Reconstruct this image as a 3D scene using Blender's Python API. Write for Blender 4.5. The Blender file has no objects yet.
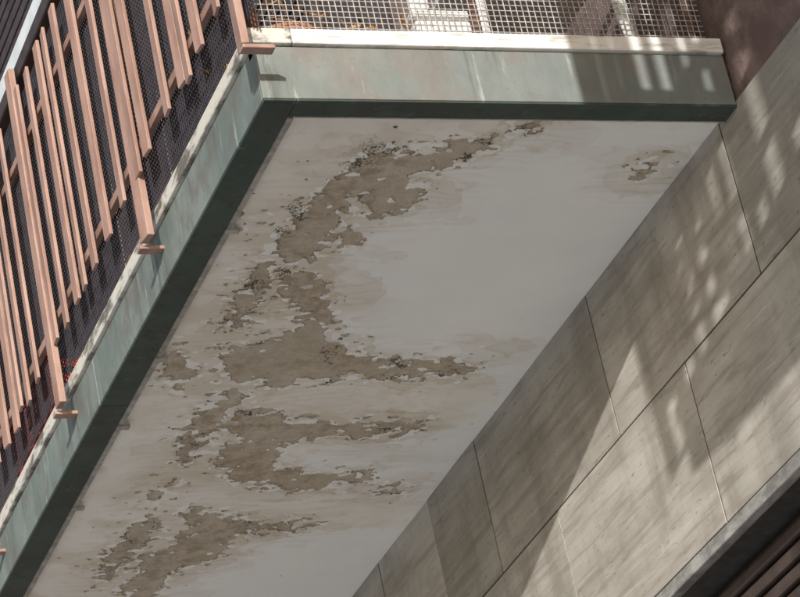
import bpy, bmesh, math, random
import numpy as np
from mathutils import Vector, Matrix
random.seed(4); rng=np.random.default_rng(11)
sc=bpy.context.scene
H=1.6
# ---------- helpers
def nt(name):
    m=bpy.data.materials.new(name); m.use_nodes=True
    t=m.node_tree; b=t.nodes['Principled BSDF']; return m,t,b
class N:
    def __init__(s,t): s.t=t; s.L=t.links
    def node(s,ty,**k):
        n=s.t.nodes.new(ty)
        for a,v in k.items(): setattr(n,a,v)
        return n
    def setin(s,n,i,v):
        if hasattr(v,'default_value') or hasattr(v,'is_linked'): s.L.new(v,n.inputs[i])
        else: n.inputs[i].default_value=v
    def coord(s,scale=(1,1,1),add=None):
        g=s.node('ShaderNodeNewGeometry'); mp=s.node('ShaderNodeMapping'); mp.inputs['Scale'].default_value=scale
        s.L.new(g.outputs['Position'],mp.inputs['Vector']); o=mp.outputs[0]
        if add is not None:
            a=s.node('ShaderNodeVectorMath',operation='ADD'); s.L.new(o,a.inputs[0]); s.L.new(add,a.inputs[1]); o=a.outputs[0]
        return o
    def noise(s,scale,detail=6,rough=.6,vec=None,off=0,dist=0):
        n=s.node('ShaderNodeTexNoise'); 
        if vec is None: vec=s.coord()
        if off:
            a=s.node('ShaderNodeVectorMath',operation='ADD'); s.L.new(vec,a.inputs[0]); a.inputs[1].default_value=(off,off*1.3,off*.7); vec=a.outputs[0]
        s.L.new(vec,n.inputs['Vector']); n.inputs['Scale'].default_value=scale; n.inputs['Detail'].default_value=detail
        n.inputs['Roughness'].default_value=rough; n.inputs['Distortion'].default_value=dist
        return n.outputs['Fac']
    def math(s,op,a,b=0,c=0,clamp=False):
        n=s.node('ShaderNodeMath',operation=op); n.use_clamp=clamp
        s.setin(n,0,a); s.setin(n,1,b)
        if op=='MULTIPLY_ADD': s.setin(n,2,c)
        return n.outputs[0]
    def ramp(s,v,lo,hi,a=0.,b=1.,smooth=True):
        n=s.node('ShaderNodeMapRange'); n.interpolation_type='SMOOTHSTEP' if smooth else 'LINEAR'
        s.setin(n,0,v); n.inputs[1].default_value=lo; n.inputs[2].default_value=hi; n.inputs[3].default_value=a; n.inputs[4].default_value=b
        return n.outputs[0]
    def mix(s,f,a,b,blend='MIX'):
        n=s.node('ShaderNodeMix',data_type='RGBA',blend_type=blend)
        s.setin(n,0,f)
        for i,v in((6,a),(7,b)):
            if isinstance(v,tuple): n.inputs[i].default_value=(v[0],v[1],v[2],1)
            else: s.L.new(v,n.inputs[i])
        return n.outputs[2]
    def bump(s,h,dist,strength=1,prev=None):
        n=s.node('ShaderNodeBump'); n.inputs['Strength'].default_value=strength; n.inputs['Distance'].default_value=dist
        s.L.new(h,n.inputs['Height'])
        if prev is not None: s.L.new(prev,n.inputs['Normal'])
        return n.outputs[0]
def simple(name,c1,c2,scale=20,rough=.7,metal=0,bump=.0,stretch=(1,1,1),lo=.35,hi=.65):
    m,t,b=nt(name); n=N(t); v=n.coord(stretch)
    nn=n.noise(scale,5,.65,v); f=n.ramp(nn,lo,hi)
    t.links.new(n.mix(f,c1,c2),b.inputs['Base Color']); b.inputs['Roughness'].default_value=rough; b.inputs['Metallic'].default_value=metal
    if bump: t.links.new(n.bump(n.noise(scale*4,4,.6,v),bump),b.inputs['Normal'])
    return m
def add(name,bm,mat,parent=None,bevel=0,smooth=False):
    me=bpy.data.meshes.new(name); bm.to_mesh(me); bm.free()
    o=bpy.data.objects.new(name,me); sc.collection.objects.link(o)
    if mat: me.materials.append(mat)
    if parent: o.parent=parent
    if bevel:
        md=o.modifiers.new('b','BEVEL'); md.width=bevel; md.segments=2; md.limit_method='ANGLE'
    if smooth:
        for p in me.polygons: p.use_smooth=True
    return o
def box(bm,x0,x1,y0,y1,z0,z1,M=None):
    vs=[bm.verts.new((x,y,z)) for x in(x0,x1) for y in(y0,y1) for z in(z0,z1)]
    if M is not None:
        for v in vs: v.co=M@v.co
    for f in((0,1,3,2),(4,6,7,5),(0,4,5,1),(2,3,7,6),(0,2,6,4),(1,5,7,3)):
        bm.faces.new([vs[i] for i in f])
def boxes(name,L,mat,parent=None,bevel=0):
    bm=bmesh.new()
    for b in L: box(bm,*b)
    return add(name,bm,mat,parent,bevel)
def empty(name):
    o=bpy.data.objects.new(name,None); sc.collection.objects.link(o); return o
def cyl(bm,p,q,r,seg=10,r2=None):
    p=Vector(p);q=Vector(q); d=q-p
    M=Matrix.Translation((p+q)/2)@d.to_track_quat('Z','Y').to_matrix().to_4x4()
    bmesh.ops.create_cone(bm,cap_ends=True,segments=seg,radius1=r,radius2=r if r2 is None else r2,depth=d.length,matrix=M)

# ---------- camera
R=Vector((0.9259,-0.3248,-0.1927)).normalized(); F=Vector((0.3776,0.8120,0.4448)).normalized()
U=R.cross(F).normalized(); R=F.cross(U).normalized()
cam=bpy.data.cameras.new('camera'); co=bpy.data.objects.new('camera',cam); sc.collection.objects.link(co)
M=Matrix(((R.x,U.x,-F.x),(R.y,U.y,-F.y),(R.z,U.z,-F.z))).to_4x4(); M.translation=Vector((0,0,H)); co.matrix_world=M
cam.lens=135; cam.sensor_width=36; cam.clip_start=.1; cam.clip_end=2000; sc.camera=co

# ---------- light
s=Vector((.45,.85,-.25)).normalized()
sun=bpy.data.lights.new('sun','SUN'); sun.energy=5; sun.angle=math.radians(.5); sun.color=(1,.97,.93)
so=bpy.data.objects.new('sun',sun); sc.collection.objects.link(so); so.rotation_euler=s.to_track_quat('-Z','Y').to_euler(); so.location=(-10,-20,20)
w=bpy.data.worlds.new('World'); sc.world=w; w.use_nodes=True
sky=w.node_tree.nodes.new('ShaderNodeTexSky'); sky.sky_type='NISHITA'; sky.sun_disc=False
sky.sun_elevation=math.asin(-s.z); sky.sun_rotation=math.atan2(-s.x,-s.y); sky.dust_density=2.0
w.node_tree.links.new(sky.outputs[0],w.node_tree.nodes['Background'].inputs[0]); w.node_tree.nodes['Background'].inputs[1].default_value=.15
sc.view_settings.view_transform='Standard'; sc.view_settings.look='None'; sc.view_settings.exposure=0

# ---------- materials
def mat_stone():
    m,t,b=nt('travertine'); n=N(t)
    tone=n.node('ShaderNodeAttribute',attribute_name='tone').outputs['Fac']
    cx=n.node('ShaderNodeCombineXYZ'); t.links.new(n.math('MULTIPLY',tone,37.),cx.inputs[0]); t.links.new(n.math('MULTIPLY',tone,91.),cx.inputs[2]); o=cx.outputs[0]
    a=n.ramp(n.noise(4,5,.6,n.coord((1,.5,1),o)),.35,.65); c=n.mix(a,(.28,.262,.23),(.38,.36,.325))
    g=n.noise(24,6,.72,n.coord((1,.09,1.3),o),dist=.5)
    c=n.mix(n.ramp(g,.5,.64,0,.6),c,(.20,.178,.148)); c=n.mix(n.ramp(g,.47,.36,0,.45),c,(.45,.43,.39))
    pit=n.ramp(n.noise(85,4,.75,n.coord((1,.25,1),o)),.61,.68,0,.6); c=n.mix(pit,c,(.12,.10,.08))
    st=n.ramp(n.noise(3,5,.65,n.coord((1,1.8,.6)),off=9),.45,.7,0,.55); c=n.mix(st,c,(.17,.152,.125))
    mul=n.node('ShaderNodeHueSaturation'); t.links.new(c,mul.inputs['Color']); t.links.new(tone,mul.inputs['Value'])
    t.links.new(mul.outputs[0],b.inputs['Base Color']); b.inputs['Roughness'].default_value=.7
    t.links.new(n.bump(n.math('MULTIPLY_ADD',pit,-1.,n.math('MULTIPLY',g,.5)),.002,.5),b.inputs['Normal'])
    return m
def mat_patina(name,A,B,C,D):
    m,t,b=nt(name); n=N(t)
    f=n.ramp(n.noise(4,6,.65,n.coord((1,1,.6))),.35,.65); c=n.mix(f,A,B)
    c=n.mix(n.ramp(n.noise(7,5,.65,off=13),.46,.64,0,.7),c,D)
    d=n.ramp(n.noise(24,5,.7,n.coord((1,1,.13)),off=3),.57,.72,0,.75); c=n.mix(d,c,C)
    d2=n.ramp(n.noise(18,5,.7,n.coord((1,1,.1)),off=23),.53,.70,0,.6); c=n.mix(d2,c,(A[0]*.5,A[1]*.5,A[2]*.45))
    e=n.ramp(n.noise(80,4,.75,off=7),.6,.72,0,.5); c=n.mix(e,c,(A[0]*.5,A[1]*.5,A[2]*.5))
    t.links.new(c,b.inputs['Base Color']); b.inputs['Roughness'].default_value=.65; b.inputs['Metallic'].default_value=0
    t.links.new(n.bump(n.noise(9,4,.5),.01,.6),b.inputs['Normal'])
    return m
M_stone=mat_stone()
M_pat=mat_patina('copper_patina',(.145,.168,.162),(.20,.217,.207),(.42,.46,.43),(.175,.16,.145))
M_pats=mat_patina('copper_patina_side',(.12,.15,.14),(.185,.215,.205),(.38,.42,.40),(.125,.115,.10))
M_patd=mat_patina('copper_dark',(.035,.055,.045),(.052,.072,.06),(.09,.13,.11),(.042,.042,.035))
M_marble=simple('marble',(.42,.41,.38),(.70,.69,.66),26,.6,0,.001,(.35,.35,2),.33,.5)
M_marbled=simple('dirty_marble',(.13,.12,.10),(.55,.54,.50),16,.6,0,.002,(1,.5,1.5),.38,.56)
M_bar=simple('brown_paint',(.26,.155,.122),(.365,.235,.192),14,.6,.0,.0005,(1,1,.3))
M_dark=simple('dark_brown_paint',(.035,.022,.02),(.06,.04,.035),12,.5)
M_slat=simple('shutter_brown',(.05,.032,.026),(.08,.055,.045),12,.5)
M_net=simple('black_netting',(.015,.014,.02),(.03,.026,.035),30,.6)
M_wire=simple('galvanised_wire',(.28,.28,.28),(.5,.5,.48),60,.45,.1)
M_rust=simple('rusty_iron',(.07,.035,.025),(.16,.08,.055),30,.8,0,.001)
M_plaster=simple('brown_plaster',(.12,.08,.072),(.20,.14,.128),9,.9,0,.006)
M_plasterd=simple('purple_brown_plaster',(.045,.032,.035),(.07,.05,.052),9,.9,0,.006)
M_dk=simple('joint_mortar',(.03,.027,.024),(.05,.045,.04),20,.9)
M_lint=simple('lintel_plaster',(.22,.175,.135),(.30,.25,.195),9,.9,0,.003,(1,.4,1))
M_metal=simple('weathered_stone_edge',(.16,.155,.145),(.36,.355,.34),14,.7,0,.002,(1,.5,1))
M_grey=simple('grey_trim',(.25,.235,.21),(.42,.40,.36),25,.8,0,.002)
M_concrete=simple('pale_stone_paving',(.62,.61,.59),(.70,.69,.67),1.5,.9,0,.003)
M_asph=simple('asphalt',(.045,.045,.047),(.06,.06,.06),4,.95,0,.004)
M_mark=simple('road_paint',(.6,.6,.58),(.75,.75,.72),8,.8)
M_earth=simple('ground',(.2,.18,.15),(.28,.25,.2),.5,.95)
M_white=simple('white_plastic',(.6,.6,.58),(.75,.75,.73),9,.5)
M_terra=simple('terracotta',(.32,.13,.07),(.42,.19,.11),20,.85)
M_leaf=simple('dry_leaf',(.25,.11,.04),(.45,.27,.12),40,.8)
M_red=simple('red_plastic',(.5,.06,.04),(.6,.1,.06),20,.5)
M_sill=simple('pale_sill',(.5,.55,.6),(.62,.66,.7),6,.7)
M_bark=simple('bark',(.08,.06,.045),(.15,.12,.09),20,.9,0,.005)

# ---------- soffit paint : outlines in image pixels, projected along the camera rays onto the slab
PIX2SLAB=np.array([[.9259,-.0121,766.05],[-.3248,.4850,2421.1],[-.1927,-.8747,1672.6]])
def slab(p):
    v=PIX2SLAB@np.array([p[0],p[1],1.]); return (3.715*v[0]/v[2],3.715*v[1]/v[2])
PEEL=[
[(500,134),(470,139),(440,147),(415,149),(385,149),(365,154),(345,169),(330,185),(315,200),(300,215),(285,230),(275,245),(275,258),(290,262),(310,258),(325,245),(335,228),(345,210),(352,195),(362,190),(362,205),(375,213),(395,213),(412,205),(424,190),(420,181),(403,178),(415,170),(440,165),(465,158),(490,148)],
[(325,238),(345,230),(358,235),(355,245),(335,247)],
[(255,262),(275,265),(262,285),(258,300),(245,325),(230,335),(228,315),(240,295),(245,278)],
[(285,275),(310,275),(325,290),(335,310),(330,335),(350,350),(370,360),(400,362),(440,358),(478,362),(475,372),(440,375),(400,378),(360,376),(330,378),(300,380),(275,385),(250,383),(225,378),(222,350),(240,345),(265,345),(285,335),(300,320),(290,300),(280,290)],
[(215,425),(240,412),(270,412),(300,420),(340,425),(380,422),(420,420),(425,428),(390,435),(340,436),(300,438),(280,445),(278,465),(300,475),(350,472),(375,470),(370,480),(330,486),(290,487),(250,485),(225,475),(218,455),(235,440)],
[(180,440),(200,410),(230,390),(245,395),(225,415),(205,440),(190,462),(176,460)],
[(185,510),(215,512),(245,520),(290,522),(315,525),(290,530),(240,533),(225,550),(200,565),(175,570),(165,585),(150,600),(120,600),(130,575),(150,555),(175,540),(190,528)],
[(100,560),(125,540),(145,515),(160,520),(145,545),(120,565),(105,580)],
[(160,362),(180,350),(198,372),(180,385),(165,380)],
[(148,490),(170,485),(165,500),(152,503)],
[(372,484),(402,487),(398,494),(378,492)],
[(640,163),(655,162),(658,174),(645,175)],
[(512,124),(541,124),(539,130),(518,131)],
[(235,215),(250,212),(247,222),(237,223)]]
FRESH=[[(325,262),(360,215),(424,205),(425,182),(500,152),(510,120),(740,120),(360,600),(165,600),(205,568),(245,545),(320,530),(500,522),(500,500),(300,500),(290,470),(320,445),(470,425),(500,395),(500,380),(330,355),(325,300)]]
MOULD=[(372,155,22),(350,165,14),(300,212,18),(283,235,12),(250,285,16),(238,320,16),(228,325,12),(250,345,10),(330,355,14),(400,365,16),(455,368,10),(195,440,14),(190,455,10),(245,412,10),(385,430,12),(525,127,12),(130,545,12),(155,520,10),(270,524,12),(245,525,8),(648,168,7),(485,140,10),(290,270,12),(105,570,10),(265,300,12),(270,330,9)]
polys=[[slab(p) for p in P] for P in PEEL]; fresh=[[slab(p) for p in P] for P in FRESH]
mould=[slab(p)+(p[2]/400,) for p in MOULD]
def sdf(X,Y,poly):
    P=np.array(poly); d=np.full(X.shape,9.); ins=np.zeros(X.shape,bool)
    for i in range(len(P)):
        a=P[i];b=P[(i+1)%len(P)]; e=b-a; L=max(e@e,1e-9)
        tt=np.clip(((X-a[0])*e[0]+(Y-a[1])*e[1])/L,0,1)
        d=np.minimum(d,np.hypot(X-a[0]-tt*e[0],Y-a[1]-tt*e[1]))
        if a[1]!=b[1]:
            c=((a[1]>Y)!=(b[1]>Y))&(X<(b[0]-a[0])*(Y-a[1])/(b[1]-a[1])+a[0]); ins^=c
    return np.where(ins,d,-d)
def fbm(shape,h,l0,l1,beta=1.6,ax=1.,ay=1.):
    ny,nx=shape; py,px_=ny+128,nx+128
    ky=np.fft.fftfreq(py,h)[:,None]*ay; kx=np.fft.fftfreq(px_,h)[None]*ax
    k=np.hypot(kx,ky); k[0,0]=1
    A=k**-beta*(1/(1+(1/l1/k)**6))*(1/(1+(k*l0)**6)); A[0,0]=0
    f=np.fft.ifft2(np.fft.fft2(rng.standard_normal((py,px_)))*A).real[:ny,:nx]
    return (f-f.mean())/f.std()
def sm(v,a,b):
    t=np.clip((v-a)/(b-a),0,1); return t*t*(3-2*t)
def mat_soffit():
    m,t,b=nt('peeling_paint'); n=N(t)
    at=lambda k:n.node('ShaderNodeAttribute',attribute_name=k).outputs['Fac']
    P,P2,W,Mo,T,B=at('peel'),at('flake'),at('fresh'),at('mould'),at('tide'),at('tone')
    fine=n.noise(150,4,.7); fc=n.math('SUBTRACT',fine,.5)
    mid=n.noise(22,5,.65)
    G=n.math('MULTIPLY_ADD',fc,.020,P); peel=n.ramp(G,0,.0012)
    under=n.ramp(n.math('MULTIPLY_ADD',fc,.014,P2),0,.0012)
    fr=n.ramp(n.math('MULTIPLY_ADD',fc,.008,W),0,.001)
    cream=n.mix(B,(.75,.71,.635),(.84,.815,.765))
    cream=n.mix(n.ramp(mid,.56,.7,0,.35),cream,(.62,.56,.47))
    frs=n.mix(B,(.81,.81,.795),(.85,.845,.825))
    base=n.mix(fr,cream,frs)
    base=n.mix(T,base,(.55,.455,.335))
    base=n.mix(n.math('MULTIPLY',under,.75),base,(.87,.87,.85))
    base=n.mix(n.ramp(fine,.66,.74,0,.25),base,(.45,.41,.36))
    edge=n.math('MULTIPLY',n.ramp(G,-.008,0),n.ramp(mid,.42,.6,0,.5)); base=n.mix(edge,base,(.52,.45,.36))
    mort=n.mix(n.ramp(mid,.35,.62),(.36,.295,.215),(.60,.53,.425))
    mort=n.mix(n.math('MULTIPLY',n.ramp(B,.3,.8),.6),mort,(.60,.54,.44))
    mort=n.mix(n.math('MULTIPLY',T,.45),mort,(.34,.26,.175))
    mort=n.mix(n.ramp(fine,.54,.68,0,.5),mort,(.24,.19,.135))
    mort=n.mix(n.ramp(G,.0,.006,.8,0),mort,(.11,.088,.065))  # shadow line under the paint edge, painted into the mortar colour
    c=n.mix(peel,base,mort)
    mo=n.math('MULTIPLY',n.ramp(Mo,0.05,.6),n.ramp(n.math('MULTIPLY_ADD',Mo,.10,n.math('MULTIPLY_ADD',fc,1.0,mid)),.60,.67,0,.9)); c=n.mix(mo,c,(.065,.05,.038))
    t.links.new(c,b.inputs['Base Color']); b.inputs['Roughness'].default_value=.8
    h=n.math('MULTIPLY_ADD',peel,-1.0,n.math('MULTIPLY_ADD',under,-.12,n.math('MULTIPLY',fr,.15)))
    h=n.math('MULTIPLY_ADD',n.math('MULTIPLY',fine,n.ramp(peel,0,1,.06,.7)),1.,h)
    t.links.new(n.bump(h,.004,1.0),b.inputs['Normal'])
    return m
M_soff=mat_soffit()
def soffit(name,x0,x1,y0,y1,z,parent,h,off):
    xs=np.arange(x0,x1+h,h); xs[-1]=x1; ys=np.arange(y0,y1+h,h)
    X,Y=np.meshgrid(xs,ys); S=X.shape; Yo=Y-off
    wx=.011*fbm(S,h,.03,.2); wy=.016*fbm(S,h,.03,.2)
    Xw,Yw=X+wx,Yo+wy
    pe=np.full(S,-.6)
    for P in polys: pe=np.maximum(pe,sdf(Xw,Yw,P))
    n1=fbm(S,h,.012,.10,1.4,1.6,1); n2=fbm(S,h,.01,.04,1.2,1.2,1)
    left=sm(3.05-X,0,.35)
    gate=sm(pe,-.12-.1*left,-.005)
    G=pe+.007*n1+.004*n2
    n3=fbm(S,h,.012,.09,1.3,1.5,1); G=np.maximum(G,(n3-3.6+2.2*gate)*.02)
    G=G-np.maximum(0,(fbm(S,h,.015,.12,1.5,1.6,1)-1.15))*.06    # islands of surviving paint
    P2=pe+.004+.022*fbm(S,h,.025,.12,1.3,1.4,1)+.005*n2
    P2=np.where(pe<-.08,np.minimum(P2,-.02),P2)
    fr=np.full(S,-.6)
    for P in fresh: fr=np.maximum(fr,sdf(X+.6*wx,Yo+.6*wy,P))
    fr=fr+.006*n1
    # stain halos with dried tide lines round the damage
    tide=np.zeros(S)
    for d,a1,st in((.03,.26,.42),(.065,.20,.34),(.11,.14,.24),(-.03,.2,.5)):
        g=pe+d+.6*abs(d)*fbm(S,h,.06,.5,1.8,2.2,1.)+.002*n2
        patch=sm(fbm(S,h,.1,.7,1.8,1.5,1),-1.2,.6)
        tide=tide+(a1*sm(g,0,.012)+st*np.exp(-(g/.005)**2))*patch
    q=fbm(S,h,.04,.7,1.9,3.5,.9)*1.2; fq=q-np.floor(q); tide=tide+.34*fq**3*sm(pe,-.24,-.03)
    tide=np.maximum(tide,.5*sm(fbm(S,h,.05,.5,1.8,1.3,1),.4,1.9)*left); tide=np.clip(tide,0,.9)
    tone=np.clip(.5+.3*fbm(S,h,.05,.8,1.8),0,1)
    mo=np.zeros(S)
    for a,b_,r in mould: mo=np.maximum(mo,np.exp(-((Xw-a)**2+((Yw-b_)/1.3)**2)/(r*r)))
    mo=np.maximum(mo,.9*np.exp(-((G)/.010)**2)*sm(fbm(S,h,.04,.3),.6,1.5))
    curl=sm(fbm(S,h,.03,.15),0,1.2)
    Z=z+.0035*sm(G,0,.006)-.0035*np.exp(-((G+.007)/.006)**2)*curl+.0005*fbm(S,h,.3,1.,1.8)
    Z[:, -1]=z+.002
    co=np.stack([X,Y,Z],-1).reshape(-1,3)
    idx=np.arange(X.size).reshape(S)
    q4=np.stack([idx[:-1,:-1],idx[1:,:-1],idx[1:,1:],idx[:-1,1:]],-1).reshape(-1,4)
    me=bpy.data.meshes.new(name); me.from_pydata(co.tolist(),[],q4.tolist())
    for k,v in(('peel',G),('flake',P2),('fresh',fr),('mould',mo),('tide',tide),('tone',tone)):
        me.attributes.new(k,'FLOAT','POINT').data.foreach_set('value',v.reshape(-1).astype(np.float32))
    me.polygons.foreach_set('use_smooth',[True]*len(me.polygons))
    me.materials.append(M_soff); o=bpy.data.objects.new(name,me); sc.collection.objects.link(o); o.parent=parent
XW=3.72; XO=2.43
def balcony(y0,y1,h,off):
    p=empty('balcony')
    z=3.70+H
    boxes('fascia_near',[(XO,XW,y0,y0+.012,z,z+.15)],M_pat,p,.002)
    boxes('fascia_far',[(XO,XW,y1-.012,y1,z,z+.15)],M_pat,p,.002)
    segs=[];a=y0+.0125
    yy=y0+1.62
    while a<y1-.02:
        b=min(yy,y1-.0125); segs.append((XO,XO+.012,a,b-.003,z,z+.15)); a=b; yy+=1.75
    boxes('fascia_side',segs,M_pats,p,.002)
    un=[]
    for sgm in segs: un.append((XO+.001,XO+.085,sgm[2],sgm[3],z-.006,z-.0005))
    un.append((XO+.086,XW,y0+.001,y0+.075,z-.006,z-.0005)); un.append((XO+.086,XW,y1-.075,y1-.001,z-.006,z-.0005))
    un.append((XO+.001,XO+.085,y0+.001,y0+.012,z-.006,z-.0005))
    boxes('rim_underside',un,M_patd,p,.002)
    boxes('drip_bead',[(XO+.088,XO+.106,y0+.09,y1-.09,z-.002,z+.014),(XO+.107,XW,y0+.078,y0+.088,z-.001,z+.014)],M_grey,p,.002)
    boxes('slab_core',[(XO+.013,XW,y0+.013,y1-.013,z+.03,z+.149)],M_grey,p)
    boxes('marble_edge',[(XO+.1005,XW-.001,y0-.014,y0+.12,z+.151,z+.195)],M_marble,p,.004)
    boxes('marble_edge_side',[(XO-.012,XO+.1,y0-.014,y1,z+.151,z+.195)],M_marbled,p,.004)
    boxes('deck',[(XO+.101,XW-.001,y0+.121,y1,z+.151,z+.185)],M_terra,p)
    boxes('clips',[(XO+.085,XO+.125,y0+a,y0+a+.02,z-.010,z+.004) for a in(.62,1.33,1.75,2.3)],M_grey,p,.003)
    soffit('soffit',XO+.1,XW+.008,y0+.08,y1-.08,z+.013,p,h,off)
    return p
balcony(5.74,13.2,.005,0); balcony(-2.6,4.0,.03,-8.)

def railing(ystart,yend,e,sgn,mesh):
    p=empty('balcony_railing'); z=H
    bars=bmesh.new(); posts=bmesh.new(); br=bmesh.new()
    pitch=.965/8; n=int(abs(yend-ystart)/pitch)
    lo,hi=min(ystart,yend),max(ystart,yend)
    for i in range(n+1):
        y=ystart+sgn*i*pitch
        Mx=Matrix.Translation((2.372,y+random.uniform(-.006,.006),0))@Matrix.Rotation(math.radians(random.uniform(-8,8)),4,'Z')@Matrix.Rotation(math.radians(random.uniform(-.6,.6)),4,'X')
        if i%8==0:
            box(posts,-.01,.01,-.026,.026,3.79+z,4.93+z,Mx)
            box(br,2.362,2.445,y-.016,y+.016,3.778+z,3.789+z)
        else:
            d=random.uniform(-.014,.014)
            box(bars,-.005,.005,-.0225,.0225,3.965+d+z,4.84+d+z,Mx)
    add('bars',bars,M_bar,p,.0015); add('posts',posts,M_bar,p,.002); add('feet',br,M_bar,p,.002)
    boxes('rails',[(2.390,2.408,lo,hi,4.05+z,4.075+z),(2.390,2.408,lo,hi,4.68+z,4.705+z)],M_bar,p,.002)
    boxes('handrail',[(2.39,2.45,lo,hi,4.90+z,4.95+z)],M_dark,p,.006)
    if mesh:
        g=bmesh.new(); y=lo
        while y<hi: box(g,2.4145,2.4165,y,y+.0038,3.9+z,4.88+z); y+=.015
        zz=3.905
        while zz<4.88: box(g,2.417,2.419,lo,hi,zz+z,zz+.0038+z); zz+=.015
        add('side_netting',g,M_net,p)
        g=bmesh.new(); x=2.43
        while x<3.70: box(g,x,x+.002,e,e+.002,3.9+z,4.85+z); x+=.0165
        zz=3.905
        while zz<4.85: box(g,2.43,3.7,e+.0025,e+.0045,zz+z,zz+.002+z); zz+=.0165
        add('end_mesh',g,M_wire,p)
    else:
        g=bmesh.new()
        for i in range(9): box(g,2.47+i*.14,2.515+i*.14,e-.006,e+.006,3.95+z,4.9+z)
        for a,b in(((2.46,4.0),(3.1,4.85)),((3.1,4.0),(2.46,4.85)),((2.46,4.25),(2.75,4.0)),((3.1,4.0),(3.68,4.85))): cyl(g,(a[0],e+.02,a[1]+z),(b[0],e+.02,b[1]+z),.02)
        box(g,2.44,3.71,e-.012,e+.012,4.02+z,4.06+z); box(g,2.44,3.71,e-.012,e+.012,4.22+z,4.26+z)
        add('end_bars',g,M_bar,p)
    boxes('end_rails',[(2.44,3.71,e+.006,e+.03,4.9+z,4.94+z),(2.44,3.71,e+.008,e+.024,4.45+z,4.48+z)],M_dark,p,.003)
    pb=bmesh.new()
    cyl(pb,(3.665,e+.02,3.9+z),(3.665,e+.02,4.95+z),.016); cyl(pb,(3.665,e+.02,3.93+z),(3.72,e+.02,3.86+z),.012)
    cyl(pb,(3.70,e+.05,3.85+z),(3.70,e+.05,5.2+z),.014)
    box(pb,2.43,2.455,e-.02,e+.02,3.83+z,4.95+z); box(pb,3.05,3.07,e+.01,e+.03,3.9+z,4.9+z)
    add('end_posts',pb,M_rust,p)
    return p
railing(5.655,13.1,5.76,1,True); railing(3.98,-2.5,3.97,-1,False)

# ---------- building
bld=empty('apartment_building')
def wallstones():
    bm=bmesh.new(); tl=bm.verts.layers.float.new('tone')
    def st(y0,y1,z0,z1):
        n=len(bm.verts); d=random.uniform(-.0012,.0012); g=.0028
        box(bm,XW+d,XW+.03,y0+g,y1-g,z0+g,z1-g)
        bm.verts.ensure_lookup_table(); tn=random.uniform(.84,1.1)
        for v in bm.verts[n:]: v[tl]=tn
    def course(z0,z1,js,lo=-4,hi=24):
        js=sorted(j for j in js if lo<j<hi); js=[lo]+js+[hi]
        for a,b in zip(js,js[1:]): st(a,b,z0,z1)
    c1=[5.85+.925*k for k in range(-11,20)]+[8.13]; c2=[6.33+.925*k for k in range(-11,20)]
    course(3.262+H,3.715+H,c1); course(2.79+H,3.262+H,c2)
    return add('stone_cladding',bm,M_stone,bld,.0008)
wallstones()
boxes('joint_mortar',[(XW+.002,XW+.0305,-3.99,23.99,2.795+H,3.708+H)],M_dk,bld)
boxes('wall_backing',[(XW+.031,XW+.4,-4,24,2.75+H,3.711+H)],M_dk,bld)
boxes('lintel_edge',[(XW-.004,XW+.028,-4,24,2.75+H,2.788+H)],M_metal,bld,.004)
boxes('lintel',[(XW+.0285,XW+.5,-4,24,2.752+H,2.7545+H)],M_lint,bld)
boxes('upper_wall_near',[(XW+.012,XW+.4,-4,7.6,3.716+H,14)],M_plaster,bld)
boxes('upper_wall',[(XW+.012,XW+.4,7.6,24,3.716+H,14)],M_plasterd,bld)
L=[];Z=.09
while Z<2.70+H: L.append((XW+.11,XW+.135,-3.9,23.9,Z,Z+.036)); Z+=.05
boxes('roller_shutter',L,M_slat,bld,.008); boxes('shutter_back',[(XW+.14,XW+.25,-4,24,.02,2.75+H)],M_dk,bld)
boxes('piers',[(XW,XW+.3,y,y+.6,.0,2.698+H) for y in(-4,2.2,12.5,20)],M_lint,bld,.004)
def shut(y0,y1,z0,z1):
    L=[];Z=z0
    while Z<z1: L.append((XW-.02,XW+.01,y0,y1,Z,Z+.055)); Z+=.07
    boxes('window_shutter',L,M_dark,bld,.004); boxes('window_frame',[(XW-.03,XW+.011,y0-.06,y0-.001,z0-.05,z1+.05),(XW-.03,XW+.011,y1+.001,y1+.06,z0-.05,z1+.05)],M_dark,bld,.004)
shut(8.2,9.8,5.6,7.9); shut(10.6,12.4,5.6,7.9)
shut(9.6,13.6,9.32,11.6)
boxes('string_course',[(XW-.08,XW+.011,-4,24,9.05,9.22)],M_sill,bld,.006)
# ---------- ground
boxes('ground',[(-400,400,-400,400,-.5,-.154)],M_earth)
boxes('road',[(-24,-16.2,-150,150,-.153,-.15)],M_asph)
boxes('road_marking',[(-20.2,-20.05,y,y+3,-.148,-.146) for y in range(-100,100,8)],M_mark)
boxes('pavement',[(-16.0,XW+.11,-150,150,-.15,0)],M_concrete); boxes('kerb',[(-16.19,-16.003,-150,150,-.15,.004)],M_metal,None,.01)
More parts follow.
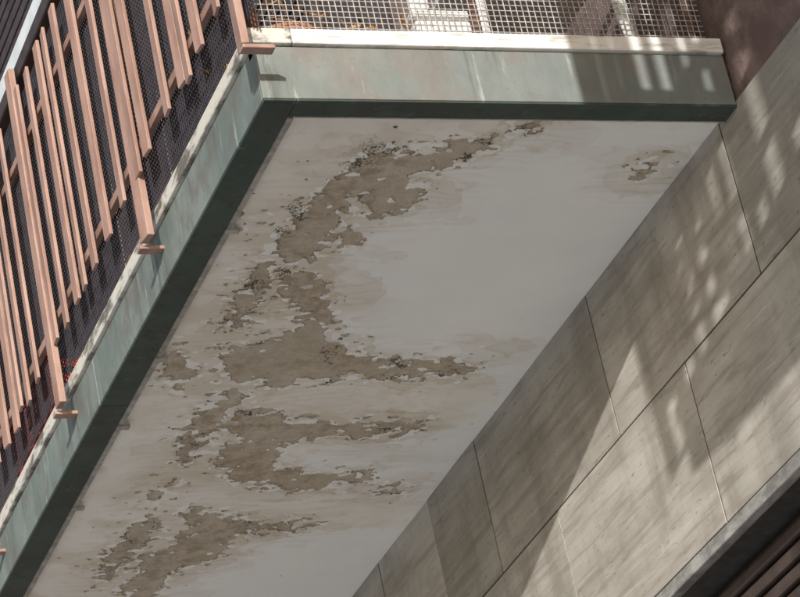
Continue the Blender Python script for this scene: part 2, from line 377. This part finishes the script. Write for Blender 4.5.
# ---------- bare poplar added unseen behind the viewpoint to cast shade on the wall
def shade_poplar(x,y):
    p=empty('added_shade_poplar'); bm=bmesh.new()
    cyl(bm,(x,y,0),(x,y,5),.10,9,.06); cyl(bm,(x,y,5),(x,y,7.5),.06,8,.01)
    for k in range(26):
        z0=random.uniform(1.8,4.8); a=random.uniform(0,6.28); L=random.uniform(1.8,2.7); rad=random.uniform(.1,.42)
        pts=[]
        for i in range(6):
            f=i/5; rr=rad*(1-(1-f)**2.5)
            pts.append(Vector((x+math.cos(a+.25*f)*rr+random.gauss(0,.012),y+math.sin(a+.25*f)*rr+random.gauss(0,.012),z0+L*f)))
        for i in range(5): cyl(bm,pts[i],pts[i+1],.026*(1-i*.15),6,.026*(1-(i+1)*.15))
        for i in range(1,5):
            d=Vector((random.uniform(-.16,.16),random.uniform(-.16,.16),random.uniform(.2,.4))); cyl(bm,pts[i],pts[i]+d,.006,5,.002)
    add('branches',bm,M_bark,p)
shade_poplar(3.72-.45*9.5,5.95-.85*9.5)
# ---------- balcony things
zd=3.886+H
def pot(x,y,r,h,mat,plant,name='flower_pot'):
    p=empty(name); bm=bmesh.new(); prof=[(0,0),(r*.7,0),(r,h*.85),(r*1.1,h*.86),(r*1.1,h),(r*.95,h),(r*.9,h*.9),(0,h*.9)]
    S=20; rings=[]
    for a,b in prof: rings.append([bm.verts.new((x+a*math.cos(i*2*math.pi/S),y+a*math.sin(i*2*math.pi/S),zd+b)) for i in range(S)] if a else [bm.verts.new((x,y,zd+b))])
    for A,B in zip(rings,rings[1:]):
        for i in range(S):
            j=(i+1)%S
            if len(A)==1: bm.faces.new((A[0],B[j],B[i]))
            elif len(B)==1: bm.faces.new((A[i],A[j],B[0]))
            else: bm.faces.new((A[i],A[j],B[j],B[i]))
    add('pot',bm,mat,p)
    bm=bmesh.new()
    for i in range(160):
        c=Vector((x+random.gauss(0,r*.8),y+random.gauss(0,r*.5),zd+abs(random.gauss(h*.9,h*.5))+.01)); a=Vector((random.uniform(-1,1),random.uniform(-1,1),random.uniform(-1,1))).normalized(); b=a.orthogonal().normalized(); l=random.uniform(.015,.035)
        bm.faces.new([bm.verts.new(c+v) for v in(a*l,b*l*.4,-a*l,-b*l*.4)])
    add('leaves',bm,plant,p)
pot(2.62,6.0,.1,.14,M_terra,M_leaf); pot(2.86,5.98,.07,.1,M_white,M_leaf); pot(3.22,6.1,.09,.1,M_dark,M_leaf)
def chair(x,y):
    p=empty('plastic_chair'); bm=bmesh.new()
    for dx,dy in((-.2,-.2),(.2,-.2),(-.2,.2),(.2,.2)): cyl(bm,(x+dx*1.15,y+dy*1.15,zd),(x+dx,y+dy,zd+.42),.02,8)
    add('legs',bm,M_white,p); boxes('seat',[(x-.22,x+.22,y-.22,y+.22,zd+.42,zd+.45)],M_white,p,.01)
    boxes('backrest',[(x-.2+.09*i,x-.14+.09*i,y+.2,y+.22,zd+.45,zd+.85) for i in range(5)]+[(x-.22,x+.25,y+.195,y+.225,zd+.851,zd+.9)],M_white,p,.006)
chair(3.4,6.2)
boxes('storage_box',[(2.98,3.14,5.95,6.3,zd,zd+.2),(2.97,3.15,5.94,6.31,zd+.201,zd+.225)],M_white,None,.01)
L=[]
for i in range(6): L+= [(2.5,2.51,8.0,8.5,zd+.02+i*.05,zd+.05+i*.05),(2.8,2.81,8.0,8.5,zd+.02+i*.05,zd+.05+i*.05),(2.511,2.799,8.0,8.01,zd+.02+i*.05,zd+.05+i*.05)]
L+=[(2.5,2.81,8.0,8.5,zd,zd+.015)]+[(2.495,2.499,8.0+.08*k,8.02+.08*k,zd,zd+.32) for k in range(7)]
boxes('plastic_crate',L,M_red)
